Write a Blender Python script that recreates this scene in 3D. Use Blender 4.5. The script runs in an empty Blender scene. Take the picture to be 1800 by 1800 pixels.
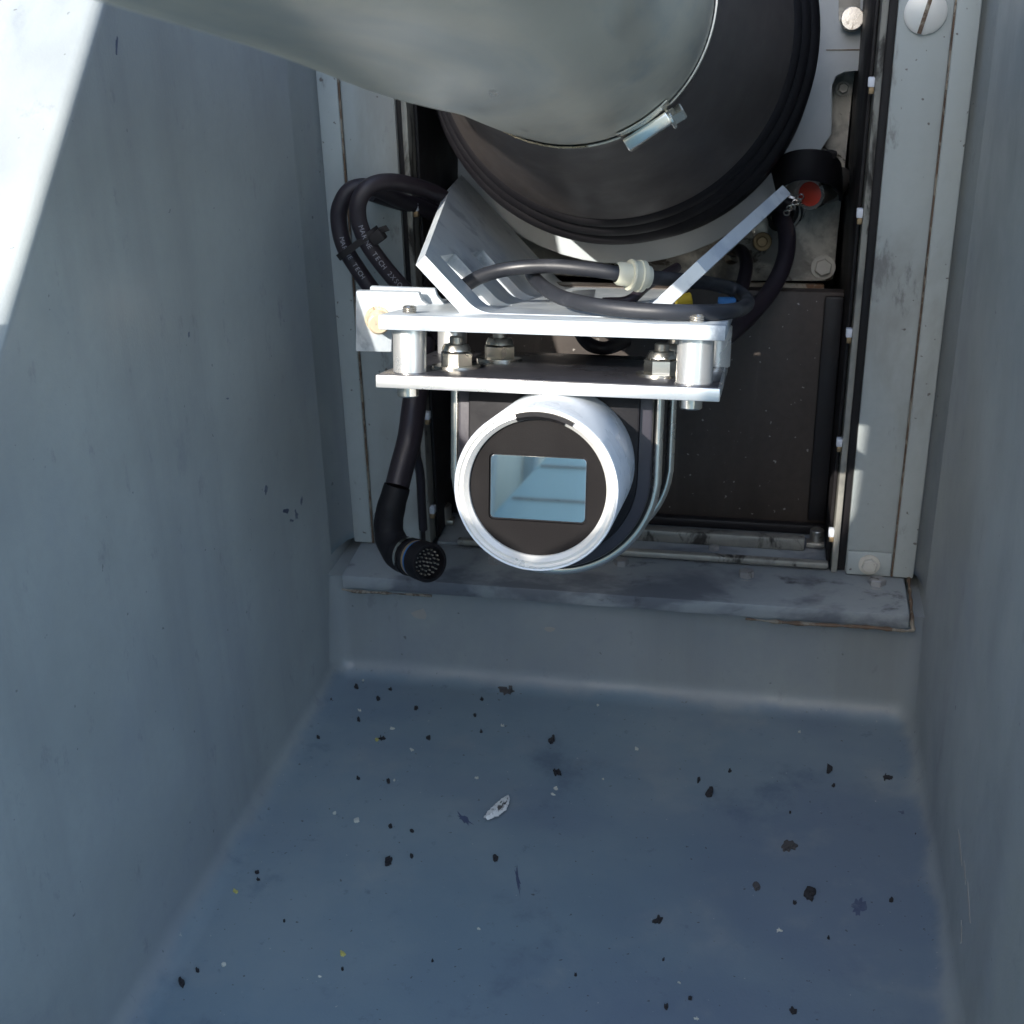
import bpy, bmesh, math, random
from mathutils import Vector, Matrix, noise
R = math.radians
random.seed(7)
scene = bpy.context.scene
col = scene.collection

# ------------------------------------------------------------------ camera, world, sun, exposure
RX = (0.98115527, 0.05864263, -0.18410697)     # world axes seen from the lens (right, down, forward)
RY = (0.19181771, -0.41024367, 0.89157507)
RZ = (-0.02324441, -0.91008855, -0.41376144)
F = 2245.0
cam_d = bpy.data.cameras.new('camera'); cam = bpy.data.objects.new('camera', cam_d); col.objects.link(cam)
cam.matrix_world = Matrix(((RX[0], -RX[1], -RX[2], 0), (RY[0], -RY[1], -RY[2], 0), (RZ[0], -RZ[1], -RZ[2], 0), (0, 0, 0, 1)))
cam_d.sensor_width = 36; cam_d.lens = 36 * F / 1800
cam_d.clip_start = 0.01; cam_d.clip_end = 2000
cam_d.dof.use_dof = True; cam_d.dof.focus_distance = 0.74; cam_d.dof.aperture_fstop = 26
scene.camera = cam

SUN = Vector((-0.34, -0.80, 0.44)).normalized()
w = bpy.data.worlds.new('World'); scene.world = w; w.use_nodes = True
nt = w.node_tree; nt.nodes.clear()
sky = nt.nodes.new('ShaderNodeTexSky'); sky.sky_type = 'NISHITA'; sky.sun_disc = False
sky.sun_elevation = math.asin(SUN.z); sky.sun_rotation = math.atan2(SUN.x, SUN.y)
sky.dust_density = 1.5; sky.ozone_density = .45
bg = nt.nodes.new('ShaderNodeBackground'); bg.inputs[1].default_value = 0.15
wo = nt.nodes.new('ShaderNodeOutputWorld')
nt.links.new(sky.outputs[0], bg.inputs[0]); nt.links.new(bg.outputs[0], wo.inputs[0])
sd = bpy.data.lights.new('sun', 'SUN'); sd.energy = 2.0; sd.angle = R(0.5); sd.color = (1.0, 0.95, 0.88)
so = bpy.data.objects.new('sun', sd); col.objects.link(so)
so.rotation_euler = (-SUN).to_track_quat('-Z', 'Y').to_euler()
scene.view_settings.view_transform = 'Standard'; scene.view_settings.look = 'None'
scene.view_settings.gamma = 1; scene.view_settings.exposure = 1.75
scene.cycles.max_bounces = 8

# ------------------------------------------------------------------ survey: where a sight line meets a real plane
ANG = R(11.5); CA, SA = math.cos(ANG), math.sin(ANG)
def ray(px, py):
    c = (px - 900, py - 900, F)
    return Vector([sum(a * b for a, b in zip(r, c)) for r in (RX, RY, RZ)])
def P(px, py, Y=None, X=None, Z=None):
    r = ray(px, py)
    t = Y / r.y if Y is not None else X / r.x if X is not None else Z / r.z
    return r * t
ML = Matrix(((1, 0, 0, 0), (0, CA, SA, 0), (0, -SA, CA, 0), (0, 0, 0, 1)))   # gun frame -> world: x right, y along the barrel, z up
MI = Matrix.Identity(4)
MLi = ML.inverted()
def G(px, py, v=None, w=None, u=None):
    r = MLi @ ray(px, py)
    t = v / r.y if v is not None else w / r.z if w is not None else u / r.x
    return r * t

# ------------------------------------------------------------------ materials
def newmat(name):
    m = bpy.data.materials.new(name); m.use_nodes = True
    return m, m.node_tree, m.node_tree.nodes['Principled BSDF']
def mixc(nt, fac, a, b):
    n = nt.nodes.new('ShaderNodeMix'); n.data_type = 'RGBA'
    if isinstance(fac, (int, float)): n.inputs[0].default_value = fac
    else: nt.links.new(fac, n.inputs[0])
    for v, i in ((a, 6), (b, 7)):
        if isinstance(v, tuple): n.inputs[i].default_value = (*v, 1)
        else: nt.links.new(v, n.inputs[i])
    return n.outputs[2]
def noi(nt, scale, detail=4, rough=.55, stretch=None, dist=0, off=0):
    tc = nt.nodes.new('ShaderNodeTexCoord'); mp = nt.nodes.new('ShaderNodeMapping')
    mp.inputs['Location'].default_value = (off, off * .7, off * 1.3)
    if stretch: mp.inputs['Scale'].default_value = stretch
    nt.links.new(tc.outputs['Object'], mp.inputs[0])
    n = nt.nodes.new('ShaderNodeTexNoise'); n.inputs['Scale'].default_value = scale
    n.inputs['Detail'].default_value = detail; n.inputs['Roughness'].default_value = rough; n.inputs['Distortion'].default_value = dist
    nt.links.new(mp.outputs[0], n.inputs['Vector'])
    return n.outputs[0]
def ramp(nt, v, a, b, lo=0.0, hi=1.0):
    n = nt.nodes.new('ShaderNodeMapRange'); n.interpolation_type = 'SMOOTHSTEP'
    n.inputs[1].default_value = a; n.inputs[2].default_value = b; n.inputs[3].default_value = lo; n.inputs[4].default_value = hi
    nt.links.new(v, n.inputs[0]); return n.outputs[0]
def bump(nt, bs, h, strength, dist=.001):
    n = nt.nodes.new('ShaderNodeBump'); n.inputs['Strength'].default_value = strength; n.inputs['Distance'].default_value = dist
    nt.links.new(h, n.inputs['Height']); nt.links.new(n.outputs[0], bs.inputs['Normal'])
def paint(name, base, rough=.45, var=.12, stain=None, stain_at=(.62, .72), stain_scale=14, grime=None, grime_at=(.5, .75), grime_scale=5,
          metal=0.0, bumps=.15, bscale=500, stretch=None, dist=.6, spec=.5, rvar=.12, specks=None, speck_at=(.715, .76), speck_scale=240):
    m, nt, bs = newmat(name)
    dark = tuple(c * (1 - var) for c in base); lite = tuple(min(1, c * (1 + var)) for c in base)
    c = mixc(nt, ramp(nt, noi(nt, 9, 5, stretch=stretch), .3, .7), dark, lite)
    c = mixc(nt, ramp(nt, noi(nt, 160, 3, off=3), .35, .75, 0, .35), c, dark)
    if grime: c = mixc(nt, ramp(nt, noi(nt, grime_scale, 6, .62, off=5, stretch=stretch, dist=.4), *grime_at), c, grime)
    if stain: c = mixc(nt, ramp(nt, noi(nt, stain_scale, 8, .68, dist=dist, off=9, stretch=stretch), *stain_at), c, stain)
    if specks: c = mixc(nt, ramp(nt, noi(nt, speck_scale, 2, .5, off=61), *speck_at), c, specks)
    nt.links.new(c, bs.inputs['Base Color'])
    r = ramp(nt, noi(nt, 22, 4, off=2, stretch=stretch), .3, .7, max(.02, rough - rvar), min(1, rough + rvar))
    nt.links.new(r, bs.inputs['Roughness'])
    bs.inputs['Metallic'].default_value = metal; bs.inputs['Specular IOR Level'].default_value = spec
    if bumps: bump(nt, bs, noi(nt, bscale, 3), bumps, .0004)
    return m
M = {}
M['shell'] = paint('grey_shell_paint', (.295, .325, .325), .42, .07, stain=(.17, .195, .225), stain_at=(.60, .82), stain_scale=5, grime=(.25, .28, .31), grime_at=(.42, .7), grime_scale=3.2, bumps=.3, bscale=600, specks=(.14, .15, .16), speck_at=(.735, .77), speck_scale=170)
M['coat'] = paint('blue_grey_floor_coat', (.175, .225, .30), .45, .08, stain=(.10, .13, .215), stain_at=(.52, .74), stain_scale=6, grime=(.24, .275, .32), grime_at=(.45, .68), grime_scale=4.5, bumps=.3, bscale=800)
M['post'] = paint('pale_grey_frame_paint', (.42, .46, .455), .45, .08, stain=(.22, .225, .22), stain_at=(.58, .68), stain_scale=34, grime=(.33, .345, .33), grime_at=(.46, .62), grime_scale=12, dist=.15, specks=(.16, .15, .14), speck_at=(.70, .74), speck_scale=180, stretch=(1, 1, .35))
M['ledge'] = paint('worn_ledge_paint', (.31, .34, .355), .40, .10, stain=(.07, .07, .082), stain_at=(.58, .70), stain_scale=26, grime=(.15, .165, .19), grime_at=(.50, .60), grime_scale=8, stretch=(.7, 1, 1), bumps=.3, bscale=200, dist=.1)
M['white'] = paint('light_grey_mount_paint', (.53, .575, .60), .40, .06, stain=(.30, .34, .38), stain_at=(.55, .68), stain_scale=30, grime=(.40, .45, .50), grime_at=(.45, .62), grime_scale=16, dist=.15)
M['cradle'] = paint('light_grey_cradle_paint', (.50, .54, .555), .45, .05, stain=(.16, .15, .15), stain_at=(.66, .76), stain_scale=20)
M['steel'] = paint('grimy_galvanised_steel', (.66, .64, .57), .45, .2, stain=(.08, .065, .05), stain_at=(.56, .64), stain_scale=34, grime=(.30, .29, .26), grime_at=(.40, .56), grime_scale=20, metal=.1, dist=1.4)
M['rust'] = paint('rusty_edge', (.13, .085, .055), .7, .4, stain=(.28, .25, .20), stain_at=(.48, .58), stain_scale=60)
M['lip'] = paint('rusty_cream_lip', (.52, .46, .34), .6, .2, stain=(.20, .10, .045), stain_at=(.48, .58), stain_scale=30, stretch=(1, 1, 2))
M['rail'] = paint('grimy_rail_metal', (.36, .35, .31), .4, .25, stain=(.05, .045, .04), stain_at=(.52, .62), stain_scale=40, grime=(.17, .17, .16), grime_scale=20, metal=.35, stretch=(1, 1, .4))
M['darkpanel'] = paint('dark_brown_panel', (.060, .047, .039), .55, .3, stain=(.085, .07, .058), stain_at=(.52, .72), stain_scale=30, stretch=(1, 1, .15), specks=(.35, .33, .30))
M['black'] = paint('black_rubber_seal', (.014, .012, .013), .55, .2)
M['rubber'] = paint('dark_boot_rubber', (.058, .049, .046), .48, .15, stain=(.085, .072, .066), stain_at=(.48, .72), stain_scale=9, bumps=.2, bscale=900)
M['ring'] = paint('black_bellows_rubber', (.009, .0085, .0105), .55, .15, spec=.25)
M['cable'] = paint('black_cable_jacket', (.026, .020, .026), .42, .2, bumps=.2, bscale=900)
M['hose'] = paint('charcoal_hose', (.022, .024, .030), .42, .2, stain=(.06, .062, .07), stain_at=(.55, .75), stain_scale=24)
M['sleeve'] = paint('dull_aluminium_sleeve', (.60, .565, .47), .36, .06, stain=(.46, .47, .43), stain_at=(.42, .66), stain_scale=9, metal=.5, bumps=.08, bscale=900, stretch=(1, .28, 1), dist=1.6, rvar=.10)
M['zinc'] = paint('bright_zinc', (.74, .71, .64), .24, .06, metal=1, bumps=.05, rvar=.08)
M['alu'] = paint('machined_aluminium', (.84, .84, .82), .30, .03, metal=.75, bumps=.1, bscale=1500, rvar=.06)
M['stainless'] = paint('dull_stainless', (.52, .49, .44), .32, .15, stain=(.16, .12, .08), stain_at=(.60, .7), stain_scale=60, metal=.9)
M['bolt'] = paint('painted_bolt', (.34, .335, .33), .38, .2, stain=(.07, .055, .045), stain_at=(.56, .66), stain_scale=90, metal=.3)
M['lightbolt'] = paint('pale_painted_bolt', (.58, .56, .50), .42, .12, stain=(.16, .13, .10), stain_at=(.6, .68), stain_scale=120)
M['housing'] = paint('white_housing_paint', (.72, .76, .80), .30, .02, bumps=.08)
M['bezel'] = paint('polished_bezel', (.80, .78, .74), .30, .03, metal=.3, bumps=0, rvar=.06)
M['face'] = paint('matt_black_face', (.010, .0085, .0085), .62, .1, bumps=.2, bscale=1500, spec=.15)
M['saddle'] = paint('charcoal_saddle', (.040, .036, .046), .42, .15, stain=(.07, .065, .075), stain_at=(.55, .8), stain_scale=14)
M['darkplate'] = paint('dark_anodised_top', (.05, .05, .06), .3, .15, metal=.3)
M['screw'] = paint('plated_slotted_screw', (.80, .80, .76), .35, .08, metal=.3)
M['red'] = paint('red_cap', (.42, .045, .025), .5, .15)
M['cream'] = paint('cream_plastic', (.62, .62, .50), .45, .05)
M['yellow'] = paint('yellow_tape', (.55, .42, .03), .5, .1)
M['blue'] = paint('blue_sleeve', (.03, .16, .42), .5, .1)
M['tape'] = paint('tan_tape', (.34, .29, .20), .5, .2)
M['brass'] = paint('dull_brass', (.42, .30, .17), .4, .2, metal=.6)
M['print'] = paint('grey_print', (.30, .30, .33), .6, .1, bumps=0)
M['clip'] = paint('white_clip', (.70, .74, .80), .4, .05)
M['dirt'] = paint('dark_dirt', (.032, .030, .033), .9, .3)
M['browndirt'] = paint('brown_dirt', (.085, .08, .08), .9, .3)
M['chip'] = paint('pale_chip', (.62, .62, .55), .7, .1)
M['ychip'] = paint('yellow_chip', (.55, .50, .16), .7, .1)
M['scuff'] = paint('blue_grey_scuff', (.075, .095, .16), .5, .25, stain=(.18, .21, .25), stain_at=(.5, .7), stain_scale=50)
M['rubbed'] = paint('rubbed_bare_primer', (.36, .34, .31), .6, .1)
M['feather'] = paint('feather_white', (.85, .85, .82), .8, .08, stain=(.10, .09, .08), stain_at=(.56, .62), stain_scale=120, stretch=(1, .4, 1))
M['deck'] = paint('grey_deck_paint', (.30, .33, .34), .6, .1)
M['added_box'] = paint('light_blue_added_box_paint', (.50, .70, .76), .5, .06)
M['added_wall'] = paint('pale_added_wall_paint', (.84, .75, .60), .6, .05)
m, nt_, bs = newmat('coated_window_glass')
bs.inputs['Base Color'].default_value = (.88, .90, .88, 1); bs.inputs['Roughness'].default_value = .03; bs.inputs['Metallic'].default_value = 1
bs.inputs['IOR'].default_value = 4.0; bs.inputs['Transmission Weight'].default_value = 0
M['glass'] = m
M['warmbolt'] = paint('cream_worn_bolt', (.66, .56, .40), .35, .12, stain=(.30, .22, .14), stain_at=(.55, .65), stain_scale=120, metal=.3)
M['lens'] = paint('lens_front', (.04, .03, .05), .1, .2, bumps=0)

# ------------------------------------------------------------------ mesh helpers
def smooth(bm, ang=35):
    for f in bm.faces: f.smooth = True
    for e in bm.edges:
        if len(e.link_faces) == 2 and e.calc_face_angle(0) > R(ang): e.smooth = False
def bev(bm, w=.0006, seg=2, ang=25, edges=None):
    bm.normal_update()
    es = edges if edges is not None else [e for e in bm.edges if len(e.link_faces) == 2 and e.calc_face_angle(0) > R(ang)]
    if es: bmesh.ops.bevel(bm, geom=es, offset=w, segments=seg, affect='EDGES', profile=.5, clamp_overlap=True)
    return bm
def box(x0, x1, y0, y1, z0, z1, bw=.0008, bm=None):
    b = bmesh.new()
    v = [b.verts.new((x, y, z)) for x in (x0, x1) for y in (y0, y1) for z in (z0, z1)]
    for q in ((0, 1, 3, 2), (4, 6, 7, 5), (0, 4, 5, 1), (2, 3, 7, 6), (0, 2, 6, 4), (1, 5, 7, 3)): b.faces.new([v[i] for i in q])
    bmesh.ops.recalc_face_normals(b, faces=b.faces)
    if bw: bev(b, bw)
    return join(bm, b)
def join(bm, b):
    if bm is None: return b
    me = bpy.data.meshes.new('t'); b.to_mesh(me); bm.from_mesh(me); bpy.data.meshes.remove(me); b.free(); return bm
def frame_of(d):
    d = Vector(d).normalized(); a = Vector((0, 0, 1)) if abs(d.z) < .9 else Vector((1, 0, 0))
    x = a.cross(d).normalized(); return x, d.cross(x), d
def lathe(prof, c, d, n=48, bm=None, close=False, a0=0, a1=2 * math.pi, phase=0):
    """prof: (radius, distance along d) pairs"""
    x, y, d = frame_of(d); c = Vector(c); b = bmesh.new(); rings = []
    full = abs(a1 - a0 - 2 * math.pi) < 1e-6
    k = n if full else n + 1
    for r, h in prof:
        if r < 1e-7: rings.append([b.verts.new(c + d * h)]); continue
        rings.append([b.verts.new(c + d * h + (x * math.cos(a0 + (a1 - a0) * i / n + phase) + y * math.sin(a0 + (a1 - a0) * i / n + phase)) * r) for i in range(k)])
    prs = list(zip(rings, rings[1:])) + ([(rings[-1], rings[0])] if close else [])
    for p, q in prs:
        for i in range(n):
            j = (i + 1) % k
            if len(p) == 1 and len(q) == 1: continue
            if len(p) == 1: b.faces.new((p[0], q[j], q[i]))
            elif len(q) == 1: b.faces.new((p[i], p[j], q[0]))
            else: b.faces.new((p[i], p[j], q[j], q[i]))
    bmesh.ops.recalc_face_normals(b, faces=b.faces)
    return join(bm, b)
def cyl(c, d, r, h, n=40, bw=.0006, bm=None, phase=0):
    return lathe([(0, 0), (r - bw, 0), (r, bw), (r, h - bw), (r - bw, h), (0, h)], c, d, n, bm, phase=phase)
def cat(pts, n=8):
    pts = [Vector(p) for p in pts]; out = []
    ex = [pts[0] * 2 - pts[1]] + pts + [pts[-1] * 2 - pts[-2]]
    for i in range(1, len(ex) - 2):
        p0, p1, p2, p3 = ex[i - 1:i + 3]
        for k in range(n):
            t = k / n
            out.append(.5 * ((2 * p1) + (p2 - p0) * t + (2 * p0 - 5 * p1 + 4 * p2 - p3) * t * t + (3 * p1 - p0 - 3 * p2 + p3) * t ** 3))
    out.append(pts[-1]); return out
def tube(pts, r, n=16, bm=None, sub=8, rough=0.0, cap=True):
    """r: number or list per control point"""
    path = cat(pts, sub) if sub > 1 else [Vector(p) for p in pts]
    N = len(path); b = bmesh.new(); rings = []; nx = None
    for i, p in enumerate(path):
        d = (path[min(i + 1, N - 1)] - path[max(i - 1, 0)]).normalized()
        if nx is None: nx = frame_of(d)[0]
        nx = (nx - d * nx.dot(d)).normalized(); ny = d.cross(nx)
        if isinstance(r, (list, tuple)):
            f = i / max(1, N - 1) * (len(r) - 1); k = min(int(f), len(r) - 2); rr = r[k] + (r[k + 1] - r[k]) * (f - k)
        else: rr = r
        if rough: rr *= 1 + rough * (noise.noise(p * 140))
        rings.append([b.verts.new(p + (nx * math.cos(2 * math.pi * j / n) + ny * math.sin(2 * math.pi * j / n)) * rr) for j in range(n)])
    for p, q in zip(rings, rings[1:]):
        for j in range(n): b.faces.new((p[j], p[(j + 1) % n], q[(j + 1) % n], q[j]))
    if cap: b.faces.new(rings[0][::-1]); b.faces.new(rings[-1])
    bmesh.ops.recalc_face_normals(b, faces=b.faces)
    return join(bm, b)
def prism(poly, y0, y1, bw=.0006, bm=None, axis='y'):
    """closed outline in (x, z) pushed from y0 to y1"""
    b = bmesh.new()
    mk = (lambda a, c, t: (a, t, c)) if axis == 'y' else (lambda a, c, t: (t, a, c)) if axis == 'x' else (lambda a, c, t: (a, c, t))
    A = [b.verts.new(mk(p[0], p[1], y0)) for p in poly]; B = [b.verts.new(mk(p[0], p[1], y1)) for p in poly]
    b.faces.new(A); b.faces.new(B[::-1])
    for i in range(len(poly)): b.faces.new((A[i], B[i], B[(i + 1) % len(poly)], A[(i + 1) % len(poly)]))
    bmesh.ops.recalc_face_normals(b, faces=b.faces)
    if bw: bev(b, bw, 2, 40)
    return join(bm, b)
def hexhead(c, d, r, h, bm=None, washer=0, phase=0, dome=.0008):
    b = lathe([(0, 0), (r, 0), (r, h - dome), (r * .86, h), (0, h)], c, d, 6, None, phase=phase)
    if washer: b = lathe([(0, 0), (washer, 0), (washer, .0012), (washer * .98, .0014), (0, .0014)], c, d, 32, b)
    return join(bm, b)

# ------------------------------------------------------------------ objects
def mk(name, bm, mat, origin, parent=None, mw=None, sm=35):
    if sm: smooth(bm, sm)
    bmesh.ops.translate(bm, vec=-Vector(origin), verts=bm.verts)
    me = bpy.data.meshes.new(name); bm.to_mesh(me); bm.free()
    if not isinstance(mat, (list, tuple)): mat = [mat]
    for q in mat: me.materials.append(M[q])
    o = bpy.data.objects.new(name, me); col.objects.link(o)
    if parent: o.parent = parent
    if mw is not None: o.matrix_world = mw
    return o
def tag(o, label=None, cat_=None, group=None, kind=None):
    if label: o['label'] = label
    if cat_: o['category'] = cat_
    if group: o['group'] = group
    if kind: o['kind'] = kind
    return o
class Thing:
    def __init__(s, name, label, cat_, origin, fr=MI, group=None, kind=None):
        s.org = Vector(origin); s.o = bpy.data.objects.new(name, None); col.objects.link(s.o)
        s.o.empty_display_size = .02
        s.o.matrix_world = fr @ Matrix.Translation(s.org)
        tag(s.o, label, cat_, group, kind)
    def part(s, name, bm, mat, parent=None, label=None, sm=35):
        o = mk(name, bm, mat, s.org, parent or s.o, None, sm)
        if label: o['label'] = label
        return o
def solo(name, bm, mat, label, cat_, fr=MI, group=None, kind=None, sm=35):
    xs = [v.co.copy() for v in bm.verts]
    org = Vector((sum(v.x for v in xs) / len(xs), sum(v.y for v in xs) / len(xs), min(v.z for v in xs)))
    o = mk(name, bm, mat, org, None, fr @ Matrix.Translation(org), sm)
    return tag(o, label, cat_, group, kind)

# ================================================================== SETTING
XL, XR, ZF, YR = -.329, .129, -.552, .860
ZS = -.464                    # shelf that carries the threshold strip
GL = lambda y: .97 * y - .632 # sloping front of the shield
NX = .20                      # where the trough ends towards the viewer
bm = bmesh.new()
topY, topZ = 1.06, GL(1.06)
prof = [(NX, ZF), (YR, ZF), (YR, ZS), (1.16, ZS)]
Lp = [bm.verts.new((XL, y, z)) for y, z in prof]; Rp = [bm.verts.new((XR, y, z)) for y, z in prof]
for i in range(3): bm.faces.new((Lp[i], Rp[i], Rp[i + 1], Lp[i + 1]))
up = []
for X, pv in ((XL, Lp), (XR, Rp)):
    a = bm.verts.new((X, 1.16, topZ)); b_ = bm.verts.new((X, topY, topZ)); c_ = bm.verts.new((X, NX, GL(NX)))
    f = bm.faces.new([pv[0], pv[1], pv[2], pv[3], a, b_, c_]); up.append((a, b_, c_, f))
bm.normal_update()
# outer sloping face on both sides and the top
def outer(X, far, vs):
    a, b_, c_, f = vs
    d1 = bm.verts.new((far, NX, GL(NX))); d2 = bm.verts.new((far, topY, topZ)); d3 = bm.verts.new((far, 1.16, topZ))
    bm.faces.new((c_, d1, d2, b_)); bm.faces.new((b_, d2, d3, a))
    e1 = bm.verts.new((far, NX - .08, GL(NX) - .9)); e0 = bm.verts.new((X, NX - .08, GL(NX) - .9))
    bm.faces.new((c_, e0, e1, d1)) 
outer(XL, -1.3, up[0]); outer(XR, 1.1, up[1])
bmesh.ops.recalc_face_normals(bm, faces=bm.faces)
bm.normal_update()
conc = [e for e in bm.edges if len(e.link_faces) == 2 and max(v.co.y for v in e.verts) <= YR + 1e-4 and min(v.co.y for v in e.verts) >= NX - 1e-4
        and ((all(abs(v.co.z - ZF) < 1e-4 for v in e.verts)) or all(abs(v.co.y - YR) < 1e-4 for v in e.verts))
        and not all(abs(v.co.z - ZS) < 1e-4 for v in e.verts)]
bmesh.ops.bevel(bm, geom=conc, offset=.017, segments=7, affect='EDGES', profile=.5)
bm.normal_update()
rim = [e for e in bm.edges if len(e.link_faces) == 2 and all(abs(v.co.z - GL(v.co.y)) < 2e-3 for v in e.verts)
       and (all(abs(v.co.x - XL) < 1e-4 for v in e.verts) or all(abs(v.co.x - XR) < 1e-4 for v in e.verts))]
bmesh.ops.bevel(bm, geom=rim, offset=.007, segments=5, affect='EDGES', profile=.5)
T = Thing('gun_shield', 'grey painted gun shield with a deep trough and a sunlit sloping front face', 'gun shield', (-.1, .6, ZF))
shell_o = T.part('shell', bm, 'shell', sm=50)
# the floor's blue-grey coat was brushed a little way up the fillets: worn edge inside the same paint layer
nt_ = M['shell'].node_tree; bs_ = nt_.nodes['Principled BSDF']; c2 = M['coat'].node_tree
def floor_coat():
    nt = nt_; old = bs_.inputs['Base Color'].links[0].from_socket
    old = mixc(nt, ramp(nt, noi(nt, 16, 6, .6, off=71, stretch=(1, 1, .09)), .46, .72, 0, .38), old, (.19, .205, .215))
    old = mixc(nt, ramp(nt, noi(nt, 60, 5, .7, off=77, stretch=(1, 1, .5)), .60, .72, 0, .45), old, (.17, .185, .20))
    tc = nt.nodes.new('ShaderNodeTexCoord'); sp = nt.nodes.new('ShaderNodeSeparateXYZ'); nt.links.new(tc.outputs['Object'], sp.inputs[0])
    n = noi(nt, 14, 5, .6, off=13); md = nt.nodes.new('ShaderNodeMath'); md.operation = 'MULTIPLY_ADD'; nt.links.new(n, md.inputs[0]); md.inputs[1].default_value = .022
    nt.links.new(sp.outputs['Z'], md.inputs[2])
    fac = ramp(nt, md.outputs[0], .0115, .019, 1, 0)
    blu = mixc(nt, ramp(nt, noi(nt, 4.5, 6, .62, off=21), .35, .7), (.175, .24, .285), (.235, .29, .315))
    blu = mixc(nt, ramp(nt, noi(nt, 11, 7, .66, off=27, dist=.1), .56, .72), blu, (.115, .155, .20))
    blu = mixc(nt, ramp(nt, noi(nt, 70, 6, .7, off=31), .60, .72, 0, .6), blu, (.10, .13, .17))
    blu = mixc(nt, ramp(nt, noi(nt, 2.6, 5, .6, off=41, stretch=(.6, 1, 1)), .48, .66, 0, .75), blu, (.125, .165, .235))
    blu = mixc(nt, ramp(nt, noi(nt, 260, 2, .5, off=51), .70, .76, 0, .8), blu, (.05, .05, .05))
    blu = mixc(nt, ramp(nt, noi(nt, 300, 2, .5, off=57), .735, .78, 0, .7), blu, (.5, .5, .46))
    nt.links.new(mixc(nt, fac, old, blu), bs_.inputs['Base Color'])
floor_coat()
bm = bmesh.new()
tpts = [(-1.3, 1.16), (1.1, 1.16)]
box(-1.3, 1.1, 1.16, 1.20, -.9, topZ + .0, .0, bm)
T.part('back_wall', bm, 'black')
def blob(cx, cy, rx, ry, rot, place, n=18, jag=.35, th=.0004, seed=0):
    """flat ragged flake: place(x, y) -> point on its surface, normal"""
    rnd = random.Random(seed); b = bmesh.new(); top = []; bot = []
    for i in range(n):
        a = 2 * math.pi * i / n; k = 1 + jag * (rnd.random() - .5) * 2
        x = math.cos(a) * rx * k; y = math.sin(a) * ry * k
        X = cx + x * math.cos(rot) - y * math.sin(rot); Y = cy + x * math.sin(rot) + y * math.cos(rot)
        p, nn = place(X, Y); top.append(b.verts.new(p + nn * th)); bot.append(b.verts.new(p))
    b.faces.new(top); b.faces.new(bot[::-1])
    for i in range(n): b.faces.new((top[i], bot[i], bot[(i + 1) % n], top[(i + 1) % n]))
    bmesh.ops.recalc_face_normals(b, faces=b.faces); return b
def onfloor(px, py): return P(px, py, Z=ZF), Vector((0, 0, 1))
def onriser(px, py): return P(px, py, Y=YR), Vector((0, -1, 0))
sc = bmesh.new()
for i, (x, y, rx, ry, a) in enumerate([(1652, 1655, 7, 45, -.15), (1662, 1740, 14, 40, -.1), (1638, 1640, 9, 22, -.3), (1668, 1690, 5, 60, -.12), (1660, 1785, 17, 22, 0), (1600, 1427, 16, 5, .1), (1510, 1594, 11, 14, 0), (815, 1440, 16, 5, .7), (910, 1545, 3, 24, -.15)]):
    T.part('scuff_mark', blob(x, y, rx, ry, a, onfloor, 22, .5, .0002, i), 'scuff', sm=0)
def onwall(px, py): return P(px, py, X=XL), Vector((1, 0, 0))
sc = bmesh.new()
for i, (x, y, rx, ry, a) in enumerate([(468, 860, 2.2, 8, .15), (502, 898, 5, 4, .2), (521, 905, 2.5, 7, -.1), (512, 915, 4, 2, 0), (530, 880, 1.5, 6, .1), (205, 80, 1.5, 16, .05), (332, 588, 1.2, 5, 0), (400, 700, 2, 1.5, 0)]):
    T.part('wall_scuff', blob(x, y, rx, ry, a, onwall, 14, .5, .0002, 60 + i), 'scuff', sm=0)
def onright(px, py): return P(px, py, X=XR), Vector((-1, 0, 0))
sc = bmesh.new()
for i, (x, y, rx, ry, a) in enumerate([(1688, 1490, 1.2, 26, -.08), (1696, 1530, 1, 20, -.05), (1703, 1585, 1.3, 30, -.06), (1690, 1640, .9, 18, 0)]):
    T.part('wall_scratch', blob(x, y, rx, ry, a, onright, 16, .4, .0002, 80 + i), 'rubbed', sm=0)
sc = bmesh.new()
T.part('bare_patch', blob(738, 1079, 15, 9, .3, onriser, 9, .35, .0003, 3), 'rubbed', sm=0); T.part('bare_patch', blob(966, 1107, 11, 4, .05, onriser, 9, .35, .0003, 4), 'rubbed', sm=0)

# outside the trough: deck, plus things added for sun shadow and window reflection
gm = box(-60, 60, -60, 60, -1.62, -1.60, 0)
solo('deck', gm, 'deck', 'grey painted deck in front of the gun shield', 'deck', kind='structure')

TD = Thing('sun_blocker_panel', 'pale panel added at the left of the trough mouth to block part of the sunlight', 'sun_blocker', (-.345, -.6, -1.6))  # unseen panel, outline cut so direct sun reaches the mount and little else
TD.part('blocker_sheet', prism([(.484, -.158), (.40, -.085), (.30, -.055), (.15, -.035), (.05, -.008), (-.05, .075), (-.10, .15), (-.108, .24), (-.105, .30), (.0, .27), (.06, .165), (.30, .13), (.42, .10), (.42, .80), (-1.5, .80), (-1.5, -1.6), (.12, -1.6), (.12, -.47)], -.352, -.338, .001, axis='x'), 'added_wall')
for y in (-.30, -.62, -.95, -1.3):
    TD.part('rib', box(-.338, -.320, y - .02, y + .02, -1.6, .80, .002), 'post')
TD3 = Thing('reflection_box', 'light blue box with a sloping top, added on the deck to be mirrored in the camera window', 'added_box', (-.05, -.6, -1.6))  # unseen box added to give the window reflection its blue diagonal
TD3.part('body', prism([(-.3355, -.330), (-.254, -.234), (-.20, -.172), (.40, -.16), (.40, -1.6), (-.3355, -1.6)], -.90, -.32, .003), 'added_box')
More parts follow.
